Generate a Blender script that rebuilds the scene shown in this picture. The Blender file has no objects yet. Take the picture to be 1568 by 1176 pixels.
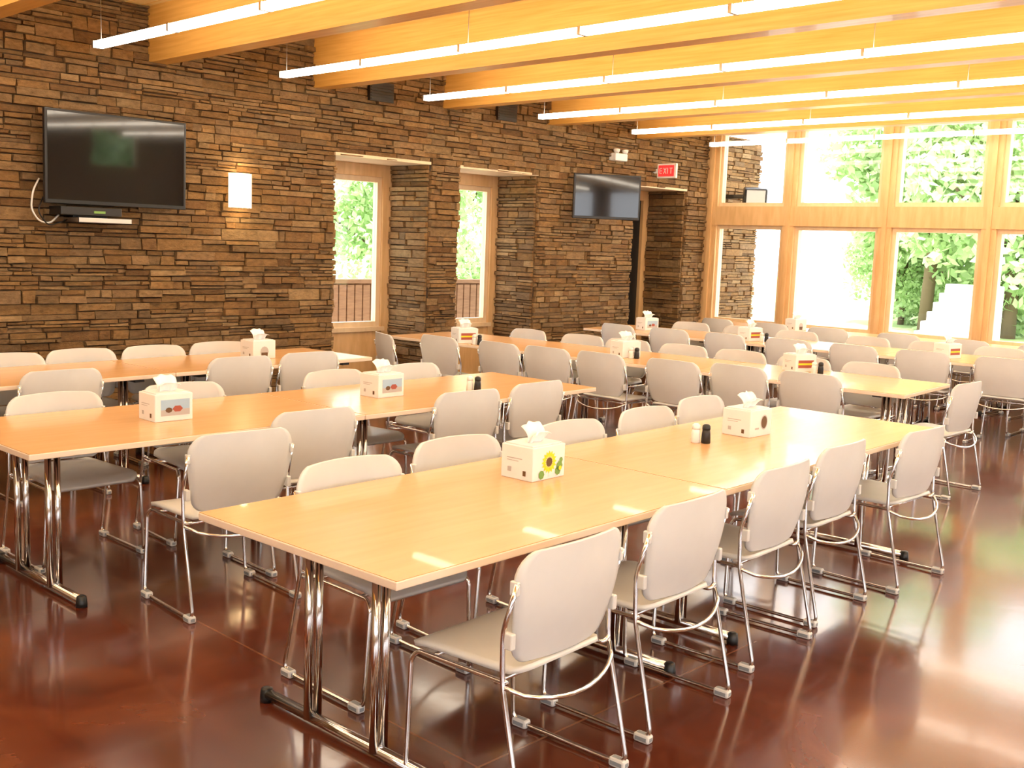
import bpy, bmesh, math, random
from mathutils import Vector, Matrix
random.seed(7)
R=random.Random(11)
sc=bpy.context.scene
COL=sc.collection
try:
    sc.view_settings.view_transform='Standard'
    sc.view_settings.look='None'
    sc.view_settings.exposure=0.1
except Exception as e: print(e)

# ------------------------------------------------------------ materials
def new_mat(name):
    m=bpy.data.materials.new(name); m.use_nodes=True
    nt=m.node_tree; b=nt.nodes['Principled BSDF']
    return m,nt,b
def simple(name,col,rough=.5,metal=0.,spec=.5,coat=0.):
    m,nt,b=new_mat(name)
    tc=nt.nodes.new('ShaderNodeTexCoord'); n=nt.nodes.new('ShaderNodeTexNoise')
    n.inputs['Scale'].default_value=9; n.inputs['Detail'].default_value=3
    nt.links.new(tc.outputs['Object'],n.inputs['Vector'])
    mx=nt.nodes.new('ShaderNodeMixRGB'); mx.inputs[1].default_value=(*[c*.93 for c in col],1); mx.inputs[2].default_value=(*[min(1,c*1.05) for c in col],1)
    nt.links.new(n.outputs['Fac'],mx.inputs[0]); nt.links.new(mx.outputs[0],b.inputs['Base Color'])
    b.inputs['Roughness'].default_value=rough; b.inputs['Metallic'].default_value=metal
    b.inputs['Specular IOR Level'].default_value=spec; b.inputs['Coat Weight'].default_value=coat
    return m
def emis(name,col,s):
    m,nt,b=new_mat(name); b.inputs['Base Color'].default_value=(*col,1)
    b.inputs['Emission Color'].default_value=(*col,1); b.inputs['Emission Strength'].default_value=s
    return m
def wood(name,c1,c2,scale=(1,12,12),rough=.4,coat=0.,bump=.0,nscale=2.5):
    m,nt,b=new_mat(name)
    tc=nt.nodes.new('ShaderNodeTexCoord'); mp=nt.nodes.new('ShaderNodeMapping'); mp.inputs['Scale'].default_value=scale
    n=nt.nodes.new('ShaderNodeTexNoise'); n.inputs['Scale'].default_value=nscale; n.inputs['Detail'].default_value=6; n.inputs['Distortion'].default_value=.4
    cr=nt.nodes.new('ShaderNodeValToRGB'); cr.color_ramp.elements[0].position=.3; cr.color_ramp.elements[1].position=.72
    cr.color_ramp.elements[0].color=(*c1,1); cr.color_ramp.elements[1].color=(*c2,1)
    nt.links.new(tc.outputs['Object'],mp.inputs[0]); nt.links.new(mp.outputs[0],n.inputs['Vector'])
    nt.links.new(n.outputs['Fac'],cr.inputs[0]); nt.links.new(cr.outputs[0],b.inputs['Base Color'])
    b.inputs['Roughness'].default_value=rough; b.inputs['Coat Weight'].default_value=coat
    return m
M={}
M['chrome']=simple('chrome',(.80,.78,.76),.12,1.)
M['plastic']=simple('chair_plastic',(.69,.685,.67),.40)
M['glide']=simple('glide_grey',(.27,.30,.33),.4)
M['black']=simple('black_plastic',(.012,.012,.013),.35)
M['screen']=simple('tv_screen',(.004,.004,.005),.06,coat=.4)
M['white']=simple('white_plastic',(.8,.8,.78),.4)
M['paper']=simple('tissue_paper',(.9,.9,.88),.8)
M['card']=simple('carton_white',(.80,.79,.78),.5)
M['tabletop']=wood('maple_laminate',(.655,.375,.175),(.705,.415,.20),(9,.8,9),.27,.15)
M['tableedge']=wood('maple_edge',(.80,.64,.50),(.86,.70,.55),(9,1.2,16),.4)
M['beam']=wood('glulam_wood',(.72,.39,.085),(.87,.54,.16),(.6,7,16),.35,.1)
M['deck']=wood('ceiling_deck',(.90,.65,.26),(.95,.77,.36),(.5,5,5),.5)
M['frame']=wood('window_frame_wood',(.62,.39,.18),(.76,.51,.26),(6,6,1),.4)
M['sash']=wood('window_sash_wood',(.72,.54,.34),(.80,.63,.41),(6,6,1),.4)
M['mortar']=simple('mortar_dark',(.045,.03,.02),.9)
M['drywall']=simple('painted_wall',(.42,.33,.24),.8)
M['lamp']=emis('lamp_lens',(1.,.88,.70),16.5)
M['sconce']=emis('sconce_glass',(1.,.76,.40),2.4)
M['alu']=simple('aluminium',(.7,.68,.64),.3,1.)
M['cable']=simple('steel_cable',(.25,.22,.2),.4,1.)
M['vent']=simple('vent_dark',(.03,.02,.015),.6)
M['red']=emis('exit_red',(.9,.03,.03),.8)
M['concrete']=simple('patio_concrete',(.70,.68,.64),.8)
M['lime']=simple('limestone',(.76,.74,.69),.8)
M['bark']=simple('bark',(.16,.11,.07),.9)
M['fence']=wood('fence_wood',(.22,.11,.05),(.32,.17,.08),(2,2,14),.7)
M['green']=simple('print_green',(.18,.35,.08),.5)
M['yellow']=simple('print_yellow',(.95,.72,.02),.5)
M['brown']=simple('print_brown',(.12,.06,.02),.5)
M['sky']=simple('print_blue',(.35,.5,.65),.5)
M['inkgrey']=simple('print_grey',(.45,.43,.42),.5)
M['maroon']=simple('print_maroon',(.35,.08,.05),.5)
M['grille']=simple('speaker_grille',(.50,.52,.54),.5)
# leaves
m,nt,b=new_mat('leaf_green')
oi=nt.nodes.new('ShaderNodeNewGeometry'); cr=nt.nodes.new('ShaderNodeValToRGB')
cr.color_ramp.elements[0].color=(.34,.50,.22,1); cr.color_ramp.elements[1].color=(.68,.82,.50,1)
nt.links.new(oi.outputs['Random Per Island'],cr.inputs[0]); nt.links.new(cr.outputs[0],b.inputs['Base Color'])
b.inputs['Roughness'].default_value=.5
tr=nt.nodes.new('ShaderNodeBsdfTranslucent'); nt.links.new(cr.outputs[0],tr.inputs['Color'])
ms=nt.nodes.new('ShaderNodeMixShader'); ms.inputs[0].default_value=.45
nt.links.new(b.outputs[0],ms.inputs[1]); nt.links.new(tr.outputs[0],ms.inputs[2]); nt.links.new(ms.outputs[0],nt.nodes['Material Output'].inputs[0])
M['leaf']=m
# grass
M['grass']=simple('lawn',(.40,.52,.22),.9)
# glass
m=bpy.data.materials.new('window_glass'); m.use_nodes=True; nt=m.node_tree; nt.nodes.clear()
o=nt.nodes.new('ShaderNodeOutputMaterial'); t=nt.nodes.new('ShaderNodeBsdfTransparent'); g=nt.nodes.new('ShaderNodeBsdfGlossy'); g.inputs['Roughness'].default_value=.02
mx=nt.nodes.new('ShaderNodeMixShader'); mx.inputs[0].default_value=.018
nt.links.new(t.outputs[0],mx.inputs[1]); nt.links.new(g.outputs[0],mx.inputs[2]); nt.links.new(mx.outputs[0],o.inputs[0]); M['glass']=m
# floor
m,nt,b=new_mat('stained_concrete')
tc=nt.nodes.new('ShaderNodeTexCoord')
n1=nt.nodes.new('ShaderNodeTexNoise'); n1.inputs['Scale'].default_value=1.1; n1.inputs['Detail'].default_value=9; n1.inputs['Roughness'].default_value=.6; n1.inputs['Distortion'].default_value=1.2
cr=nt.nodes.new('ShaderNodeValToRGB'); e=cr.color_ramp.elements
e[0].position=.25; e[0].color=(.050,.010,.005,1); e[1].position=.78; e[1].color=(.19,.055,.022,1)
x=e.new(.50); x.color=(.098,.021,.009,1)
nt.links.new(tc.outputs['Object'],n1.inputs['Vector']); nt.links.new(n1.outputs['Fac'],cr.inputs[0])
br=nt.nodes.new('ShaderNodeTexBrick'); br.offset=0; br.inputs['Scale'].default_value=1
br.inputs['Brick Width'].default_value=2.4; br.inputs['Row Height'].default_value=2.4; br.inputs['Mortar Size'].default_value=.005
br.inputs['Color1'].default_value=(0,0,0,1);br.inputs['Color2'].default_value=(0,0,0,1);br.inputs['Mortar'].default_value=(.5,.5,.5,1)
nt.links.new(tc.outputs['Object'],br.inputs['Vector'])
mx=nt.nodes.new('ShaderNodeMixRGB'); mx.inputs[2].default_value=(.25,.11,.055,1)
nt.links.new(br.outputs['Color'],mx.inputs[0]); nt.links.new(cr.outputs[0],mx.inputs[1]); nt.links.new(mx.outputs[0],b.inputs['Base Color'])
n2=nt.nodes.new('ShaderNodeTexNoise'); n2.inputs['Scale'].default_value=4; n2.inputs['Detail'].default_value=4
nt.links.new(tc.outputs['Object'],n2.inputs['Vector'])
mr=nt.nodes.new('ShaderNodeMapRange'); mr.inputs['To Min'].default_value=.12; mr.inputs['To Max'].default_value=.18
nt.links.new(n2.outputs['Fac'],mr.inputs[0]); nt.links.new(mr.outputs[0],b.inputs['Roughness'])
b.inputs['Coat Weight'].default_value=.3; b.inputs['Coat Roughness'].default_value=.08
bp=nt.nodes.new('ShaderNodeBump'); bp.inputs['Strength'].default_value=.03; bp.inputs['Distance'].default_value=.02
nt.links.new(n2.outputs['Fac'],bp.inputs['Height']); nt.links.new(bp.outputs[0],b.inputs['Normal']); nt.links.new(bp.outputs[0],b.inputs['Coat Normal'])
M['floor']=m
# stone
m,nt,b=new_mat('ledgestone')
at=nt.nodes.new('ShaderNodeAttribute'); at.attribute_name='Col'
tc=nt.nodes.new('ShaderNodeTexCoord'); mp=nt.nodes.new('ShaderNodeMapping'); mp.inputs['Scale'].default_value=(1,1,2.2)
n=nt.nodes.new('ShaderNodeTexNoise'); n.inputs['Scale'].default_value=14; n.inputs['Detail'].default_value=8; n.inputs['Roughness'].default_value=.65
nt.links.new(tc.outputs['Object'],mp.inputs[0]); nt.links.new(mp.outputs[0],n.inputs['Vector'])
mr=nt.nodes.new('ShaderNodeMapRange'); mr.inputs['From Min'].default_value=.25; mr.inputs['From Max'].default_value=.75; mr.inputs['To Min'].default_value=.6; mr.inputs['To Max'].default_value=1.35
nt.links.new(n.outputs['Fac'],mr.inputs[0])
vm=nt.nodes.new('ShaderNodeVectorMath'); vm.operation='SCALE'
nt.links.new(at.outputs['Color'],vm.inputs[0]); nt.links.new(mr.outputs[0],vm.inputs['Scale']); nt.links.new(vm.outputs[0],b.inputs['Base Color'])
b.inputs['Roughness'].default_value=.85; b.inputs['Specular IOR Level'].default_value=.2
bp=nt.nodes.new('ShaderNodeBump'); bp.inputs['Strength'].default_value=.8; bp.inputs['Distance'].default_value=.025
nt.links.new(n.outputs['Fac'],bp.inputs['Height']); nt.links.new(bp.outputs[0],b.inputs['Normal'])
M['stone']=m

# ------------------------------------------------------------ mesh builder
class MB:
    def __init__(s,name):
        s.name=name; s.bm=bmesh.new(); s.mats=[]
    def mi(s,k):
        if k not in s.mats: s.mats.append(k)
        return s.mats.index(k)
    def face(s,vs,k,smooth=False):
        try: f=s.bm.faces.new(vs)
        except ValueError: return None
        f.material_index=s.mi(k); f.smooth=smooth; return f
    def box(s,x0,x1,y0,y1,z0,z1,k,mat=None,bev=0):
        pts=[(x,y,z) for z in (z0,z1) for y in (y0,y1) for x in (x0,x1)]
        if mat is not None: pts=[mat@Vector(p) for p in pts]
        v=[s.bm.verts.new(p) for p in pts]
        fs=[]
        for q in ((0,2,3,1),(4,5,7,6),(0,1,5,4),(2,6,7,3),(0,4,6,2),(1,3,7,5)):
            fs.append(s.face([v[i] for i in q],k))
        if bev>0:
            es=list({e for f in fs for e in f.edges})
            bmesh.ops.bevel(s.bm,geom=es,offset=bev,segments=2,affect='EDGES',profile=.5)
    def quad(s,pts,k):
        s.face([s.bm.verts.new(p) for p in pts],k)
    def tube(s,pts,r,k,seg=8,fil=.0,closed_ends=True):
        P=[Vector(p) for p in pts]
        if fil>0 and len(P)>2:
            Q=[P[0]]
            for i in range(1,len(P)-1):
                a=(P[i-1]-P[i]); c=(P[i+1]-P[i]); d=min(fil,a.length*.45,c.length*.45)
                A=P[i]+a.normalized()*d; C=P[i]+c.normalized()*d
                for j in range(5):
                    t=j/4; Q.append(A*(1-t)**2+P[i]*2*t*(1-t)+C*t*t)
            Q.append(P[-1]); P=Q
        n=len(P); T=[]
        for i in range(n):
            a=P[max(0,i-1)]; c=P[min(n-1,i+1)]; T.append((c-a).normalized())
        up=Vector((0,0,1)) if abs(T[0].z)<.9 else Vector((1,0,0))
        nrm=(up-T[0]*up.dot(T[0])).normalized(); rings=[]
        for i in range(n):
            nrm=(nrm-T[i]*nrm.dot(T[i])).normalized(); bn=T[i].cross(nrm)
            rings.append([s.bm.verts.new(P[i]+(nrm*math.cos(a)+bn*math.sin(a))*r) for a in [2*math.pi*j/seg for j in range(seg)]])
        for i in range(n-1):
            for j in range(seg):
                s.face([rings[i][j],rings[i][(j+1)%seg],rings[i+1][(j+1)%seg],rings[i+1][j]],k,True)
        s.face(list(reversed(rings[0])),k); s.face(rings[-1],k)
    def lathe(s,prof,k,seg=16,o=(0,0,0)):
        rs=[]
        for r,z in prof:
            rs.append([s.bm.verts.new((o[0]+r*math.cos(2*math.pi*j/seg),o[1]+r*math.sin(2*math.pi*j/seg),o[2]+z)) for j in range(seg)])
        for i in range(len(rs)-1):
            for j in range(seg):
                s.face([rs[i][j],rs[i][(j+1)%seg],rs[i+1][(j+1)%seg],rs[i+1][j]],k,True)
        s.face(list(reversed(rs[0])),k); s.face(rs[-1],k)
    def sheet(s,f,nu,nv,th,k):
        """closed shell from f(u,v)->Vector, offset along normals by th"""
        g=[[Vector(f(i/nu,j/nv)) for j in range(nv+1)] for i in range(nu+1)]
        def nr(i,j):
            a=g[min(nu,i+1)][j]-g[max(0,i-1)][j]; c=g[i][min(nv,j+1)]-g[i][max(0,j-1)]
            q=a.cross(c); return q.normalized() if q.length>1e-9 else Vector((0,0,1))
        A=[[s.bm.verts.new(g[i][j]) for j in range(nv+1)] for i in range(nu+1)]
        B=[[s.bm.verts.new(g[i][j]+nr(i,j)*th) for j in range(nv+1)] for i in range(nu+1)]
        for i in range(nu):
            for j in range(nv):
                s.face([A[i][j],A[i][j+1],A[i+1][j+1],A[i+1][j]],k,True)
                s.face([B[i][j],B[i+1][j],B[i+1][j+1],B[i][j+1]],k,True)
        for i in range(nu):
            s.face([A[i][0],A[i+1][0],B[i+1][0],B[i][0]],k,True); s.face([A[i][nv],B[i][nv],B[i+1][nv],A[i+1][nv]],k,True)
        for j in range(nv):
            s.face([A[0][j],B[0][j],B[0][j+1],A[0][j+1]],k,True); s.face([A[nu][j],A[nu][j+1],B[nu][j+1],B[nu][j]],k,True)
    def mesh(s):
        me=bpy.data.meshes.new(s.name); bmesh.ops.recalc_face_normals(s.bm,faces=s.bm.faces[:])
        s.bm.to_mesh(me); s.bm.free()
        for k in s.mats: me.materials.append(M[k])
        return me
    def obj(s,loc=(0,0,0),rot=0,parent=None):
        return inst(s.name,s.mesh(),loc,rot,parent)
def inst(name,me,loc=(0,0,0),rot=0,parent=None):
    o=bpy.data.objects.new(name,me); o.location=loc; o.rotation_euler=(0,0,rot); COL.objects.link(o)
    if parent: o.parent=parent
    return o

# ------------------------------------------------------------ stone panels
STONES=[(.28,.155,.060),(.31,.18,.073),(.25,.14,.057),(.33,.205,.095),(.22,.12,.05),(.28,.17,.08),(.26,.16,.075),(.34,.22,.105),(.24,.15,.075),(.29,.165,.065)]
def stone_panel(bm,lay,o,u,n,W,H,holes,rnd):
    o=Vector(o);u=Vector(u);n=Vector(n);zz=Vector((0,0,1))
    def clip(a0,a1,z0,z1):
        rects=[(a0,a1,z0,z1)]
        for h in holes:
            out=[]
            for r in rects:
                if r[1]<=h[0] or r[0]>=h[1] or r[3]<=h[2] or r[2]>=h[3]: out.append(r); continue
                if r[0]<h[0]: out.append((r[0],h[0],r[2],r[3]))
                if r[1]>h[1]: out.append((h[1],r[1],r[2],r[3]))
                m0=max(r[0],h[0]);m1=min(r[1],h[1])
                if r[3]>h[3]: out.append((m0,m1,h[3],r[3]))
                if r[2]<h[2]: out.append((m0,m1,r[2],h[2]))
            rects=out
        return rects
    def stone(a0,a1,z0,z1):
        d=rnd.choice([.010,.018,.026,.034,.046])+rnd.uniform(-.005,.005)
        c=rnd.choice(STONES); k=rnd.uniform(.66,.98); c=(c[0]*k,c[1]*k,c[2]*k,1)
        ty=rnd.uniform(-.004,.003)
        for (p0,p1,q0,q1) in clip(a0,a1,z0,z1):
            if p1-p0<.02 or q1-q0<.012: continue
            g=.002
            base=[(p0+g,q0+g),(p1-g,q0+g),(p1-g,q1-g),(p0+g,q1-g)]
            B=[bm.verts.new(o+u*a+zz*z) for a,z in base]
            ins=.004
            fr=[(p0+g+ins,q0+g+ins),(p1-g-ins,q0+g+ins),(p1-g-ins,q1-g-ins),(p0+g+ins,q1-g-ins)]
            F=[bm.verts.new(o+u*(a+rnd.uniform(-.006,.006))+zz*(z+rnd.uniform(-.005,.005))+n*(d+(ty if i<2 else -ty)+rnd.uniform(-.004,.004))) for i,(a,z) in enumerate(fr)]
            fs=[bm.faces.new(F)]+[bm.faces.new([B[i],B[(i+1)%4],F[(i+1)%4],F[i]]) for i in range(4)]
            for f in fs:
                for l in f.loops: l[lay]=c
    z=0
    while z<H-.01:
        ch=min(rnd.uniform(.09,.15),H-z)
        if H-z-ch<.04: ch=H-z
        a=0
        while a<W-.001:
            bl=min(rnd.uniform(.35,.9),W-a)
            if W-a-bl<.08: bl=W-a
            t=rnd.random()
            if t<.18 and ch<.12: subs=[1.]
            elif t<.72: s=rnd.uniform(.35,.65); subs=[s,1-s]
            else: s=rnd.uniform(.25,.4); q=rnd.uniform(.25,.4); subs=[s,q,1-s-q]
            zb=z
            for s in subs:
                h=ch*s; x=a
                while x<a+bl-.001:
                    L=min(rnd.uniform(.10,.42),a+bl-x)
                    if a+bl-x-L<.06: L=a+bl-x
                    stone(x,x+L,zb,zb+h); x+=L
                zb+=h
            a+=bl
        z+=ch
def stone_obj(name,panels,boxes=(),seed=88):
    bm=bmesh.new(); lay=bm.loops.layers.float_color.new('Col'); rnd=random.Random(seed)
    for p in panels: stone_panel(bm,lay,*p,rnd)
    for f in bm.faces: f.material_index=0
    for (x0,x1,y0,y1,z0,z1) in boxes:
        v=[bm.verts.new((x,y,z)) for z in (z0,z1) for y in (y0,y1) for x in (x0,x1)]
        for q in ((0,2,3,1),(4,5,7,6),(0,1,5,4),(2,6,7,3),(0,4,6,2),(1,3,7,5)):
            f=bm.faces.new([v[i] for i in q]); f.material_index=1
    me=bpy.data.meshes.new(name); bm.to_mesh(me); bm.free(); me.materials.append(M['stone']); me.materials.append(M['mortar'])
    return inst(name,me)
XW=-9.2; TH=.67; YE=13.6; YB=-4.; XR=6.5; ZC=3.72
OP=[(6.79,8.11),(8.56,9.89),(11.84,13.08)]; ZO=2.60
XB=XW-TH-.12
boxes=[];ys=YB
for a,b_ in OP:
    boxes.append((XB,XW,ys,a,0,ZC)); boxes.append((XB,XW,a,b_,ZO,ZC)); ys=b_
boxes.append((XB,XW,ys,YE,0,ZC))
panels=[((XW,YB,0),(0,1,0),(1,0,0),YE-YB,ZC,[(a-YB,b_-YB,0,ZO) for a,b_ in OP])]
for a,b_ in OP:
    panels.append(((XW-TH+.02,b_,0),(1,0,0),(0,-1,0),TH-.02,ZO,[]))
    panels.append(((XW-TH+.02,a,0),(1,0,0),(0,1,0),TH-.02,ZO,[]))
stone_obj('wall_left',panels,boxes)
stone_obj('exterior_stone_wing_wall',[((XW-.05,YE+.25,0),(0,1,0),(1,0,0),1.3,3.5,[]),((XW-.7,YE+.25,0),(1,0,0),(0,-1,0),.65,3.5,[])],[(XW-.7,XW-.05,YE+.26,YE+1.55,0,3.5)])

# ------------------------------------------------------------ shell
b=MB('floor'); b.box(XW-.9,XR+.2,YB-.2,YE+.25,-.12,0,'floor'); b.obj()
b=MB('ceiling'); b.box(XW-.8,XR+.2,YB-.2,YE+.25,ZC,ZC+.12,'deck')
y=YB
while y<YE: b.box(XW,XR,y,y+.006,ZC-.004,ZC,'beam'); y+=.14
b.obj()
# beams
for k in range(-4,5):
    yb=4.83+1.77*k
    b=MB('ceiling_beam')
    b.box(XW+.0,XR,yb-.085,yb+.085,3.24,ZC-.001,'beam')
    b.obj()
# window wall
def pane(b,axis,pos,a0,a1,z0,z1,s=.055,d=.05):
    """sash + glass. axis 'x': wall plane y=pos spans x ; axis 'y': plane x=pos spans y"""
    def bx(p0,p1,q0,q1,k,dd):
        if axis=='x': b.box(p0,p1,pos-dd,pos+dd,q0,q1,k)
        else: b.box(pos-dd,pos+dd,p0,p1,q0,q1,k)
    bx(a0,a1,z0,z0+s,'sash',d);bx(a0,a1,z1-s,z1,'sash',d);bx(a0,a0+s,z0+s,z1-s,'sash',d);bx(a1-s,a1,z0+s,z1-s,'sash',d)
    bx(a0+s,a1-s,z0+s,z1-s,'glass',.003)
b=MB('wall_far')
yw=YE+.10
posts=[-9.09,-7.79,-6.37,-5.03,-3.65,-2.26,-.87,.52,1.91,3.3,4.7,6.1]
b.box(XW-.1,XR,YE,YE+.2,0,.66,'drywall')
b.box(XW-.1,XR,YE,YE+.2,3.50,ZC,'frame')
b.box(6.1,XR,YE,YE+.2,.66,3.5,'drywall')
b.obj()
b=MB('trim_far_wall')
b.box(XW,XR,YE-.06,YE+.2,.66,.72,'frame')
b.box(XW,XR,YE-.01,YE+.2,2.14,2.41,'frame')
b.box(XW,XR,YE-.03,YE,3.50,3.6,'frame')
for i,p in enumerate(posts):
    w=.09 if i else .11
    for z0,z1 in ((.72,2.14),(2.41,3.5)): b.box(p-w,p+w,YE,YE+.2,z0,z1,'frame')
    b.box(p-.03,p+.03,YE-.03,YE,.72,3.5,'frame')
b.obj()
for i in range(len(posts)-1):
    b=MB('window_%d'%(i+1)); a0=posts[i]+.09; a1=posts[i+1]-.09
    pane(b,'x',yw,a0,a1,.72,2.14); pane(b,'x',yw,a0,a1,2.41,3.5); b.obj()
# right wall with windows
rw=[(-3,-1.2),(-.8,1.0),(1.4,3.2),(3.6,5.4),(5.8,7.6)]
hi=[(11.2,12.35)]
b=MB('wall_right')
cur=YB
for a,c in rw+hi:
    zz=(.72,3.3) if c<9 else (2.5,3.4)
    b.box(XR,XR+.2,cur,a,0,ZC,'drywall'); b.box(XR,XR+.2,a,c,0,zz[0],'drywall'); b.box(XR,XR+.2,a,c,zz[1],ZC,'drywall'); cur=c
b.box(XR,XR+.2,cur,YE+.2,0,ZC,'drywall'); b.obj()
for i,(a,c) in enumerate(rw+hi):
    zz=(.72,3.3) if c<9 else (2.5,3.4)
    b=MB('window_%d'%(i+20)); pane(b,'y',XR+.1,a,c,zz[0],zz[1]); b.obj()
bw=[(-.7,1.3),(1.7,3.7),(4.1,6.1)]
b=MB('wall_back'); cur=XW
for a,c in bw:
    b.box(cur,a,YB-.2,YB,0,ZC,'drywall'); b.box(a,c,YB-.2,YB,0,.8,'drywall'); b.box(a,c,YB-.2,YB,2.9,ZC,'drywall'); cur=c
b.box(cur,XR,YB-.2,YB,0,ZC,'drywall'); b.obj()
for i,(a,c) in enumerate(bw):
    b=MB('window_%d'%(i+40)); pane(b,'x',YB-.1,a,c,.8,2.9); b.obj()
# left openings : windows + door units
xg=XW-TH-.02
for i,(a,c) in enumerate(OP):
    name='window_%d'%(i+30) if i<2 else 'door_1'
    b=MB(name)
    f=.13
    b.box(xg-.1,xg+.04,a,a+f,0,ZO,'frame'); b.box(xg-.1,xg+.04,c-f,c,0,ZO,'frame'); b.box(xg-.1,xg+.04,a+f,c-f,ZO-.14,ZO,'frame')
    if i<2:
        b.box(xg-.1,xg+.02,a+f,c-f,0,.70,'frame')
        b.box(xg-.06,xg+.06,a+f-.04,c-f+.04,.68,.73,'sash')
        pane(b,'y',xg-.03,a+f,c-f,.73,ZO-.14,.06,.04)
    else:
        b.box(xg-.06,xg-.01,a+f,c-f,.02,ZO-.14,'black')
        b.tube([(xg+.0,a+f+.08,.95),(xg+.06,a+f+.08,.95),(xg+.06,a+f+.08,1.15),(xg+.0,a+f+.08,1.15)],.01,'chrome')
    b.obj()
    b=MB('trim_%d'%(i+1)); b.box(XW-TH,XW+.03,a-.0,c,ZO-.001,ZO+.03,'sash'); b.obj()

# ------------------------------------------------------------ pendants
for k in range(-3,6):
    yl=4.05+1.77*k
    b=MB('linear_pendant_light'); zl=3.235
    x=-8.69; L=1.22
    for s in range(11):
        b.box(x+.014,x+L-.014,yl-.045,yl+.045,zl-.028,zl+.024,'lamp',bev=.012)
        b.box(x-.014,x+.014,yl-.047,yl+.047,zl-.03,zl+.026,'alu')
        if s%2==0: b.tube([(x+.06,yl,zl+.02),(x+.06,yl,ZC)],.0025,'cable',6)
        x+=L
    b.box(x-.012,x+.012,yl-.047,yl+.047,zl-.03,zl+.026,'alu')
    b.obj()

# ------------------------------------------------------------ chair
def build_chair():
    b=MB('dining_chair')
    zb,zt=.485,.845
    def back(u,v):
        z=zb+(zt-zb)*v
        hw=.225+.045*math.sin(min(1,v*1.25)*math.pi/2)
        d=(1-v)*(zt-zb); r=.085
        if d<r: hw-=r-math.sqrt(max(0,r*r-(r-d)**2))
        d=v*(zt-zb); r=.05
        if d<r: hw-=r-math.sqrt(max(0,r*r-(r-d)**2))
        x=(u*2-1)*hw; q=x/.27
        crown=.012*(1-q*q)*v
        y=.205+.16*(z-.5)-.055*q*q + .02*math.sin(v*math.pi)
        return (x,y,z+crown)
    # avoid degenerate ends
    b.sheet(lambda u,v: back(u,.004+.992*(.5-.5*math.cos(math.pi*v))),16,18,.012,'plastic')
    def seat(u,v):
        y=-.275+.48*v; hw=.245-.03*v
        for d in (v*.48,(1-v)*.48):
            r=.07
            if d<r: hw-=r-math.sqrt(max(0,r*r-(r-d)**2))
        x=(u*2-1)*hw; q=x/.245
        z=.448-.012*(1-q*q)*math.sin(v*math.pi) 
        if v<.2: z-=.03*((.2-v)/.2)**2
        if v>.85: z+=.02*((v-.85)/.15)**2
        return (x,y,z)
    b.sheet(lambda u,v: seat(u,.004+.992*(.5-.5*math.cos(math.pi*v))),14,14,.018,'plastic')
    for s in (-1,1):
        X=.272*s
        b.tube([(X*.985,.212,.76),(X,.165,.60),(X,.17,.44),(X*1.02,.265,.028),(X*1.02,.20,.014),(X*1.02,-.19,.014),(X*1.0,-.235,.03),(X*.93,-.24,.40),(X*.90,-.215,.428),(X*.90,.17,.432),(X,.172,.45)],.0085,'chrome',8,.035)
        for yy in (-.20,.235):
            b.box(X*1.02-.019,X*1.02+.019,yy-.033,yy+.033,.0,.032,'glide',bev=.009)
        # bracket on back
        b.box(X*.96-.01,X*.96+.012,.165,.20,.55,.60,'plastic',bev=.004)
        b.box(X*.975-.008,X*.975+.008,.185,.215,.72,.765,'plastic',bev=.004)
    pts=[]
    for i in range(13):
        t=i/12; x=-.272+.544*t; c=math.sin(math.pi*t)**.6
        pts.append((x,.178+.09*c,.43-.060*c))
    b.tube(pts,.0075,'chrome',8)
    b.tube([(-.245,-.16,.424),(.245,-.16,.424)],.008,'chrome',8)
    b.tube([(-.245,.12,.424),(.245,.12,.424)],.008,'chrome',8)
    return b.mesh()
CH=build_chair()
def chair(bx,by,rot,j=.0,k=.947,dx=0,dy=0):
    """bx,by position of back-top (level .8 calc), rot: world dir of chair back"""
    rot=rot+R.uniform(-j,j)
    bx=bx*k+dx;by=by*k+dy
    off=Matrix.Rotation(rot,3,'Z')@Vector((0,.255,0))
    inst('dining_chair',CH,(bx-off.x,by-off.y,0),rot)
RI=-math.pi/2; LE=math.pi/2
for p,a,q in (((-2.22,2.60),-.06,.055),((-2.34,3.40),-.05,.08),((-2.44,4.30),-.06,.07),((-2.52,5.06),-.04,.06),((-2.46,5.90),.02,.06)): chair(*p,RI+a*-1,dx=q,dy=q*.4)
for p,q in (((-3.73,2.75),.06),((-3.78,3.52),.0),((-3.78,4.36),0),((-3.84,5.12),0),((-3.93,5.82),0)): chair(*p,LE,.06,dx=q,dy=q*.5)
for p,q in (((-4.43,2.76),-.02),((-5.0,3.45),.18),((-5.05,4.72),.14),((-5.1,5.45),.13)): chair(*p,RI,.05,dx=q,dy=.03)
for p in ((-6.11,2.56),(-6.13,3.38),(-6.20,4.60),(-6.24,5.38)): chair(*p,LE,.05,dx=-.04)
for p in ((-7.1,2.2),(-7.23,3.05),(-7.38,4.52),(-7.42,5.20)): chair(*p,RI,.05,dx=.12)
for p in ((-8.16,2.4),(-8.22,3.09),(-8.29,3.69),(-8.30,4.31),(-8.35,4.95)): chair(*p,LE,.05,dx=-.04)

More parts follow.
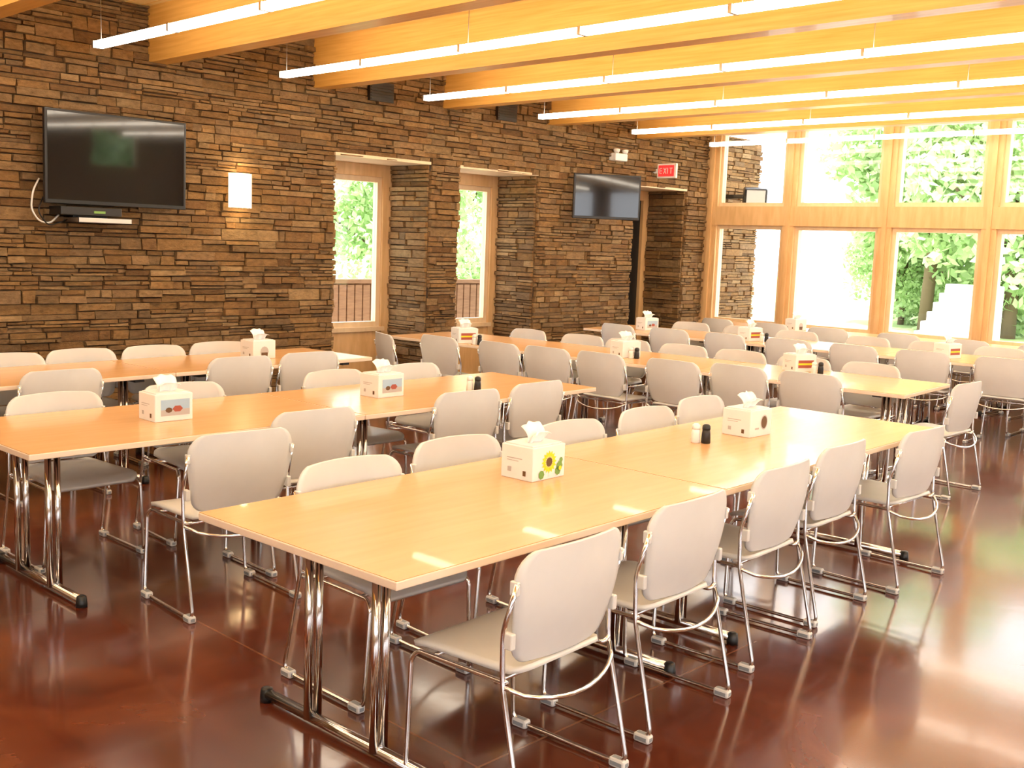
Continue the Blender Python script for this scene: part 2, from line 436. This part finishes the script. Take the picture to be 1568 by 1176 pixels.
# ------------------------------------------------------------ tables
def table(cx,cy,L,W,ang,base=True):
    """long axis local Y"""
    b=MB('dining_table'); z=.762
    b.box(-W/2,W/2,-L/2,L/2,z-.030,z-.002,'tableedge',bev=.004)
    b.box(-W/2+.003,W/2-.003,-L/2+.003,L/2-.003,z-.003,z,'tabletop')
    for s in (-1,1):
        yy=s*(L/2-.25)
        b.tube([(-.45,yy,.03),(.45,yy,.03)],.021,'chrome',10)
        for xx in (-.46,.46): b.lathe([(.026,0),(.026,.02),(.022,.05),(.012,.055)],'black',12,(xx,yy,0))
        for xx in (-.18,.18):
            for dy in (-.022,.022): b.tube([(xx,yy+dy,.03),(xx,yy+dy,z-.05)],.0155,'chrome',12)
        b.box(-.40,.40,yy-.035,yy+.035,z-.055,z-.03,'black')
    b.box(-.02,.02,-L/2+.25,L/2-.25,z-.055,z-.03,'black')
    b.obj((cx,cy,0),ang)
K=.979
def rowY(c0,c1,cuts,W):
    """row running along Y: centreline points c0->c1"""
    c0=Vector(c0)*K;c1=Vector(c1)*K;d=c1-c0;ang=math.atan2(-d.x,d.y)
    for a,e in zip(cuts[:-1],cuts[1:]):
        y0=a*K;y1=e*K
        m=(y0+y1)/2; t=(m-c0.y)/d.y; p=c0+d*t
        table(p.x,p.y,(y1-y0)/math.cos(ang)-.006,W,ang)
rowY((-2.90,1.97),(-3.06,6.4),(1.97,3.86,6.36),1.055)
rowY((-5.31,1.87),(-5.40,5.95),(1.87,3.8,5.95),1.03)
rowY((-7.40,2.3),(-7.66,5.7),(-.05,1.87,3.8,5.72),.90)
def rowX(x0,x1,y0,sl,n,W):
    """near-edge line y=y0+sl*(x-x0), tables along X"""
    ang=math.atan(sl); L=(x1-x0)/math.cos(ang)/n
    for i in range(n):
        t=(i+.5)*L; cx=x0+t*math.cos(ang)-W/2*math.sin(ang); cy=y0+t*math.sin(ang)+W/2*math.cos(ang)
        table(cx,cy,L-.006,W,ang+math.pi/2)
rowX(-8.62,-3.27,7.08,.085,3,1.05)
rowX(-8.45,-1.2,10.02,.10,4,1.05)
rowX(-8.3,-1.2,12.35,.03,4,.80)
e4=lambda x:7.08+.085*(x+8.62)
e5=lambda x:10.02+.10*(x+8.45)
for x,y in ((-7.60,6.83),(-6.88,6.92),(-6.35,7.0),(-5.80,7.08),(-5.11,7.18),(-4.60,7.36),(-4.0,7.42)): chair(x,y,math.pi,.08,1)
chair(-8.06,6.52,math.pi-.35,0,1)
for x in (-7.75,-7.05,-6.5,-5.87,-5.27,-4.65,-4.05): chair(x,e4(x)+1.06+.13,0,.08,1)
chair(-2.98,8.05,RI,.05,1)
for x in (-7.9,-7.2,-6.5,-5.75,-5.05,-4.35,-3.6,-2.9,-2.2): chair(x,e5(x)-.12,math.pi,.1,1)
for x in (-7.7,-7.0,-6.3,-5.45,-4.75,-4.05,-3.3,-2.5): chair(x,e5(x)+1.06+.12,0,.1,1)
for x in (-8.0,-7.2,-6.4,-5.5,-4.7,-3.9,-3.1): chair(x,12.22+.03*(x+8.3),math.pi,.1,1)

# ------------------------------------------------------------ table items
ZT=.762
def napkin(x,y,rot,kind,k=K):
    b=MB('napkin_box')
    w,d,h=.088,.108,.145
    b.box(-w,w,-d,d,0,h,'card',bev=.004)
    # small roof chamfer lid
    b.box(-w+.012,w-.012,-d+.012,d-.012,h,h+.006,'card',bev=.002)
    # tissue
    ph=R.uniform(0,6)
    def tis(u,v):
        q=(u-.5)*2
        yy=q*(.05+.018*v); z=h+.002+.086*v*(1-.16*q*q)+.003*math.sin(u*17+ph)*v
        xx=.018*math.sin(v*2.6)+.012*math.sin(u*9+ph)*(.3+.7*v)*(1-.3*v)-.03*v*v
        return (xx,yy,z)
    b.sheet(tis,20,10,.002,'paper')
    def tis2(u,v):
        q=(u-.5)*2; yy=q*(.05+.016*v)+.004*math.sin(v*4+ph); z=h+.002+.055*math.sin(v*1.9)*(1-.25*q*q); return (.008+.045*v+.008*math.sin(u*11+ph),yy,z)
    b.sheet(tis2,16,10,.002,'paper')
    e=.0012
    def rx(y0,y1,z0,z1,m,dd=0): b.quad([(w+e+dd,y0,z0),(w+e+dd,y1,z0),(w+e+dd,y1,z1),(w+e+dd,y0,z1)],m)
    def ry(x0,x1,z0,z1,m): b.quad([(x0,-d-e,z0),(x1,-d-e,z0),(x1,-d-e,z1),(x0,-d-e,z1)],m)
    def disc(cy,cz,r,m,dd,n=20,ry_=1): 
        b.face([b.bm.verts.new((w+e+dd,cy+r*math.cos(2*math.pi*i/n),cz+r*ry_*math.sin(2*math.pi*i/n))) for i in range(n)],m)
    if kind==0:
        for i in range(16):
            a=2*math.pi*i/16; ca,sa=math.cos(a),math.sin(a); r0,r1=.018,.05
            b.quad([(w+e,0+r0*ca,.075+r0*sa),(w+e,.034*ca-.009*sa,.075+.034*sa+.009*ca),(w+e,r1*ca,.075+r1*sa),(w+e,.034*ca+.009*sa,.075+.034*sa-.009*ca)],'yellow')
        disc(0,.075,.02,'brown',.0006)
        for (cy,cz,r) in ((.07,.05,.022),(.06,.03,.02),(.08,.075,.012),(-.05,.025,.02)): disc(cy,cz,r,'green',.0003,7)
        disc(.075,.04,.01,'yellow',.0009,8)
    elif kind==1:
        disc(.03,.075,.034,'inkgrey',.0,20,1.2); disc(.03,.075,.028,'brown',.0004,20,1.2)
        rx(-.06,-.02,.04,.05,'inkgrey')
    elif kind==2:
        rx(-.075,.09,.03,.115,'sky'); rx(-.075,.09,.03,.062,'inkgrey',.0004)
        disc(.02,.065,.03,'maroon',.0008,6,.6); disc(-.03,.06,.02,'brown',.0008,8,.7)
    elif kind==3:
        rx(-.08,.08,.035,.10,'maroon'); rx(-.08,.08,.06,.075,'yellow',.0004)
    else:
        disc(.0,.055,.04,'inkgrey',0,12,1.1); rx(-.03,.03,.0+.01,.05,'brown',.0004)
    ry(-.055,.03,.088,.092,'inkgrey'); ry(-.055,.01,.078,.081,'inkgrey'); ry(.035,.052,.02,.042,'brown'); ry(-.05,-.03,.03,.05,'inkgrey')
    return b.obj((x*k,y*k,ZT),rot)
for x,y,r,kd in ((-3.12,3.40,.05,0),(-3.14,5.18,.0,1),(-5.32,2.83,.0,2),(-5.38,4.38,.05,2),(-7.62,4.88,.05,4),(-7.85,7.45,-.3,3),(-6.15,7.92,-.2,4),(-4.62,8.42,-.4,3),
                (-8.10,10.85,-.2,2),(-6.58,10.80,-.2,3),(-4.41,11.1,-.2,3),(-7.2,12.95,-.2,4)): napkin(x,y,r,kd)
def shaker(name,x,y,body,cap):
    b=MB(name)
    b.lathe([(.022,0),(.025,.005),(.023,.05),(.020,.072)],body,16)
    b.lathe([(.021,.072),(.022,.078),(.021,.092),(.012,.100),(.002,.102)],cap,16)
    b.obj((x,y,ZT))
for x,y in ((-3.14*K,4.72*K),(-5.22*K,5.05*K),(-7.62*K,7.4*K),(-4.42*K,8.36*K),(-6.0*K,7.85*K),(-6.40*K,10.8*K)):
    shaker('salt_shaker',x-.015,y-.015,'white','white'); shaker('pepper_shaker',x+.028,y+.015,'black','black')

# ------------------------------------------------------------ wall things
def tv(p0,p1,z0,z1,tilt,name='wall_television'):
    p0=Vector((*p0,0));p1=Vector((*p1,0)); w=(p1-p0).length; c=(p0+p1)/2; d=(p1-p0).normalized(); nrm=Vector((d.y,-d.x,0))
    b=MB(name); h=z1-z0
    b.box(-w/2,w/2,-.0,.045,-h/2,h/2,'black',bev=.006)
    b.box(-w/2+.022,w/2-.022,-.0025,.0,-h/2+.035,h/2-.022,'screen')
    b.box(-w*.3,w*.3,.045,.075,-h*.3,h*.3,'black',bev=.01)
    b.box(-.12,.12,.07,.11,-.18,.18,'black')
    b.box(-.05,.05,.1,(c.x-XW)*.97,-.05,.05,'black')
    o=b.obj((c.x,c.y,(z0+z1)/2))
    o.rotation_euler=(tilt,0,math.atan2(d.y,d.x)); return o
tv((-9.0,3.73),(-9.0,5.0),1.95,2.725,.022)
tv((-9.0,10.37),(-8.5,11.1),2.105,2.67,.0)
b=MB('media_player_box')
b.box(-9.16,-8.92,3.82,4.35,1.86,1.93,'black',bev=.006); b.box(-9.18,-8.88,3.95,4.42,1.80,1.845,'alu',bev=.004); b.box(-9.17,-9.1,4.0,4.3,1.84,1.87,'black')
b.box(-8.919,-8.915,4.1,4.2,1.88,1.90,'green')
b.obj()
b=MB('wall_cable')
pts=[(-9.1,3.72,2.15),(-9.08,3.66,2.05),(-9.08,3.64,1.90),(-9.08,3.70,1.80),(-9.09,3.80,1.78),(-9.1,3.88,1.86)]
b.tube(pts,.008,'white',6,.05); b.tube([(-9.1,3.75,2.0),(-9.07,3.69,1.88),(-9.08,3.78,1.76),(-9.1,3.95,1.82)],.006,'black',6,.05); b.obj()
# sconce
b=MB('wall_sconce')
y0,y1=5.51,5.745;cy=(y0+y1)/2;hw=(y1-y0)/2
def sc_(u,v):
    a=math.pi*u; return (-9.12+.09*math.sin(a),cy-hw*math.cos(a),2.0+.325*v)
b.sheet(sc_,16,4,.004,'sconce')
for z in (2.0,2.31): 
    for i in range(3): b.tube([(-9.16,cy-.06+.06*i,z),(-9.06,cy-.06+.06*i,z)],.004,'alu',6)
b.box(-9.2,-9.135,y0+.02,y1-.02,2.02,2.31,'alu'); so_=b.obj()
for z in (2.40,1.93):
    l=bpy.data.lights.new('sconce_bulb','POINT'); l.energy=2.6; l.color=(1,.72,.38); l.shadow_soft_size=.04
    lo=bpy.data.objects.new('sconce_bulb',l); COL.objects.link(lo); lo.location=(-9.03,cy,z); lo.parent=so_
for y in (7.20,9.11):
    b=MB('wall_vent'); b.box(-9.2,-9.135,y,y+.32,3.20,3.40,'vent')
    for i in range(6): b.box(-9.135,-9.128,y+.01,y+.31,3.215+.03*i,3.225+.03*i,'black')
    b.obj()
b=MB('exit_sign'); b.box(-9.12,-8.80,12.26,12.30,2.73,2.93,'white',bev=.006); b.box(-9.09,-8.83,12.252,12.262,2.755,2.905,'red')
b.box(-9.2,-9.11,12.27,12.29,2.80,2.86,'white')
# letters E X I T
def L(x,z,w,h): b.box(x,x+w,12.248,12.253,z,z+h,'white')
zz=2.79;hh=.08;x=-9.07
L(x,zz,.01,hh);[L(x,zz+q,.04,.01) for q in (0,.035,.07)]
x=-9.00
for s in (1,-1):
    m_=Matrix.Translation((x+.02,12.25,zz+.04))@Matrix.Rotation(s*.5,4,'Y'); b.box(-.005,.005,-.002,.003,-.045,.045,'white',m_)
L(-8.94,zz,.01,hh); L(-8.90,zz+.07,.045,.01); L(-8.8825,zz,.01,hh)
b.obj()
b=MB('emergency_light'); b.box(-9.2,-9.08,11.28,11.54,2.90,3.0,'white',bev=.012)
for y in (11.32,11.5): b.lathe([(.03,0),(.045,.03),(.045,.05),(.03,.055)],'white',12,(-9.1,y,3.0))
b.obj()
b=MB('wall_speaker')
mt=Matrix.Translation((-8.66,14.1,2.58))@Matrix.Rotation(.65,4,'Z')@Matrix.Rotation(.15,4,'X')
b.box(-.17,.17,-.13,.13,-.13,.13,'black',mt,.03); b.box(-.14,.14,-.14,-.128,-.11,.11,'grille',mt,.005); b.box(-9.28,-8.72,14.07,14.13,2.55,2.61,'black'); b.obj()

# ------------------------------------------------------------ outside
b=MB('patio_ground'); b.box(-70,60,-40,80,-.25,-.13,'concrete'); b.obj()
b=MB('lawn_ground'); b.box(-60,60,24,80,-.13,-.10,'grass'); b.box(-70,-15,-40,24,-.13,-.10,'grass'); b.obj()
b=MB('garden_fence'); b.box(-12.6,-12.5,6,14.5,-.13,1.10,'fence'); b.box(-12.64,-12.46,6,14.5,1.10,1.16,'fence')
y=6.
while y<14.4: b.box(-12.5,-12.47,y,y+.12,-.13,1.08,'fence'); y+=.145
b.obj()
b=MB('limestone_steps')
for i in range(7):
    b.box(-8.3,-7.3,19+i*.25,19.3+i*.25,-.13,.1+.17*(i+1),'lime',bev=.02)
for i in range(7):
    b.box(-6.7,-2.0,20+.2*i,20.5+.2*i,-.13+.19*i,.06+.19*i,'lime',bev=.02)
b.obj()
def tree_mesh(seed,h,rad,n,lo=.22):
    rr=random.Random(seed); b=MB('deciduous_tree')
    b.tube([(0,0,0),(.1,0,h*.3),(0,.1,h*.6)],.16,'bark',8,.1)
    bl=[]
    for i in range(30):
        a=rr.uniform(0,2*math.pi); q=rad*math.sqrt(rr.random())*.85; z=h*rr.uniform(lo,.95); f=1-.5*abs(z/h-.5)
        bl.append((Vector((q*math.cos(a)*f,q*math.sin(a)*f,z)),rr.uniform(.5,1.1)*rad*.42))
    for c,_r in bl[:8]: b.tube([(0,0,h*.3),tuple((c+Vector((0,0,h*.3)))/2),tuple(c)],.04,'bark',5)
    for i in range(n):
        c,r=rr.choice(bl); d=Vector((rr.gauss(0,1),rr.gauss(0,1),rr.gauss(0,1))).normalized()*r*rr.uniform(.6,1.05)
        p=c+d; s=rr.uniform(.08,.18)
        e1=Vector((rr.gauss(0,1),rr.gauss(0,1),rr.gauss(0,1))).normalized(); e2=e1.cross(Vector((rr.gauss(0,1),rr.gauss(0,1),rr.gauss(0,1)))).normalized()
        b.quad([p-e1*s,p-e2*s*.6,p+e1*s,p+e2*s*.6],'leaf')
    return b.mesh()
TM=[tree_mesh(1,7.5,2.6,10000,.08),tree_mesh(2,6.5,2.8,10000,.05)]
def tr(x,y,i,s,r): 
    o=inst('deciduous_tree',TM[i],(x,y,-.13),r); o.scale=(s,s,s)
for t_ in ((-11.4,27,0,1.05,0),(-11.5,32,1,1.3,5),(-9.3,27,1,1.05,2),(-17.0,38,1,.62,1),(-14.6,33,0,.6,1),(-12.9,29,1,.55,1),(4,33,0,1.1,5),(11,30,1,1,2),
           (-21,13,0,.62,1),(-20,16.5,1,.7,2),(-22,20,0,.65,.4),(-19.5,9,1,.55,3),(12.8,15,0,.9,1)): tr(*t_)

# ------------------------------------------------------------ lights
w=bpy.data.worlds.new('World'); sc.world=w; w.use_nodes=True
bg=w.node_tree.nodes['Background']; bg.inputs[0].default_value=(.94,.96,1.0,1); bg.inputs[1].default_value=4.8
s=bpy.data.lights.new('sun','SUN'); s.energy=9; s.angle=.02; s.color=(1,.96,.88)
so=bpy.data.objects.new('sun',s); COL.objects.link(so); so.rotation_euler=(math.radians(25),0,0); so.location=(0,-5,12)
# camera
cd=bpy.data.cameras.new('camera'); cam=bpy.data.objects.new('camera',cd); COL.objects.link(cam)
cd.sensor_width=36; cd.lens=1634/1568*36; cd.clip_end=300
rt=Vector((.7175,.6957,.0357)); bk=Vector((.6868,-.7149,.1300))
rt.normalize(); bk=(bk-rt*bk.dot(rt)).normalized(); up=bk.cross(rt)
mt=Matrix((rt,up,bk)).transposed().to_4x4(); mt.translation=Vector((0,0,1.75)); cam.matrix_world=mt
sc.camera=cam
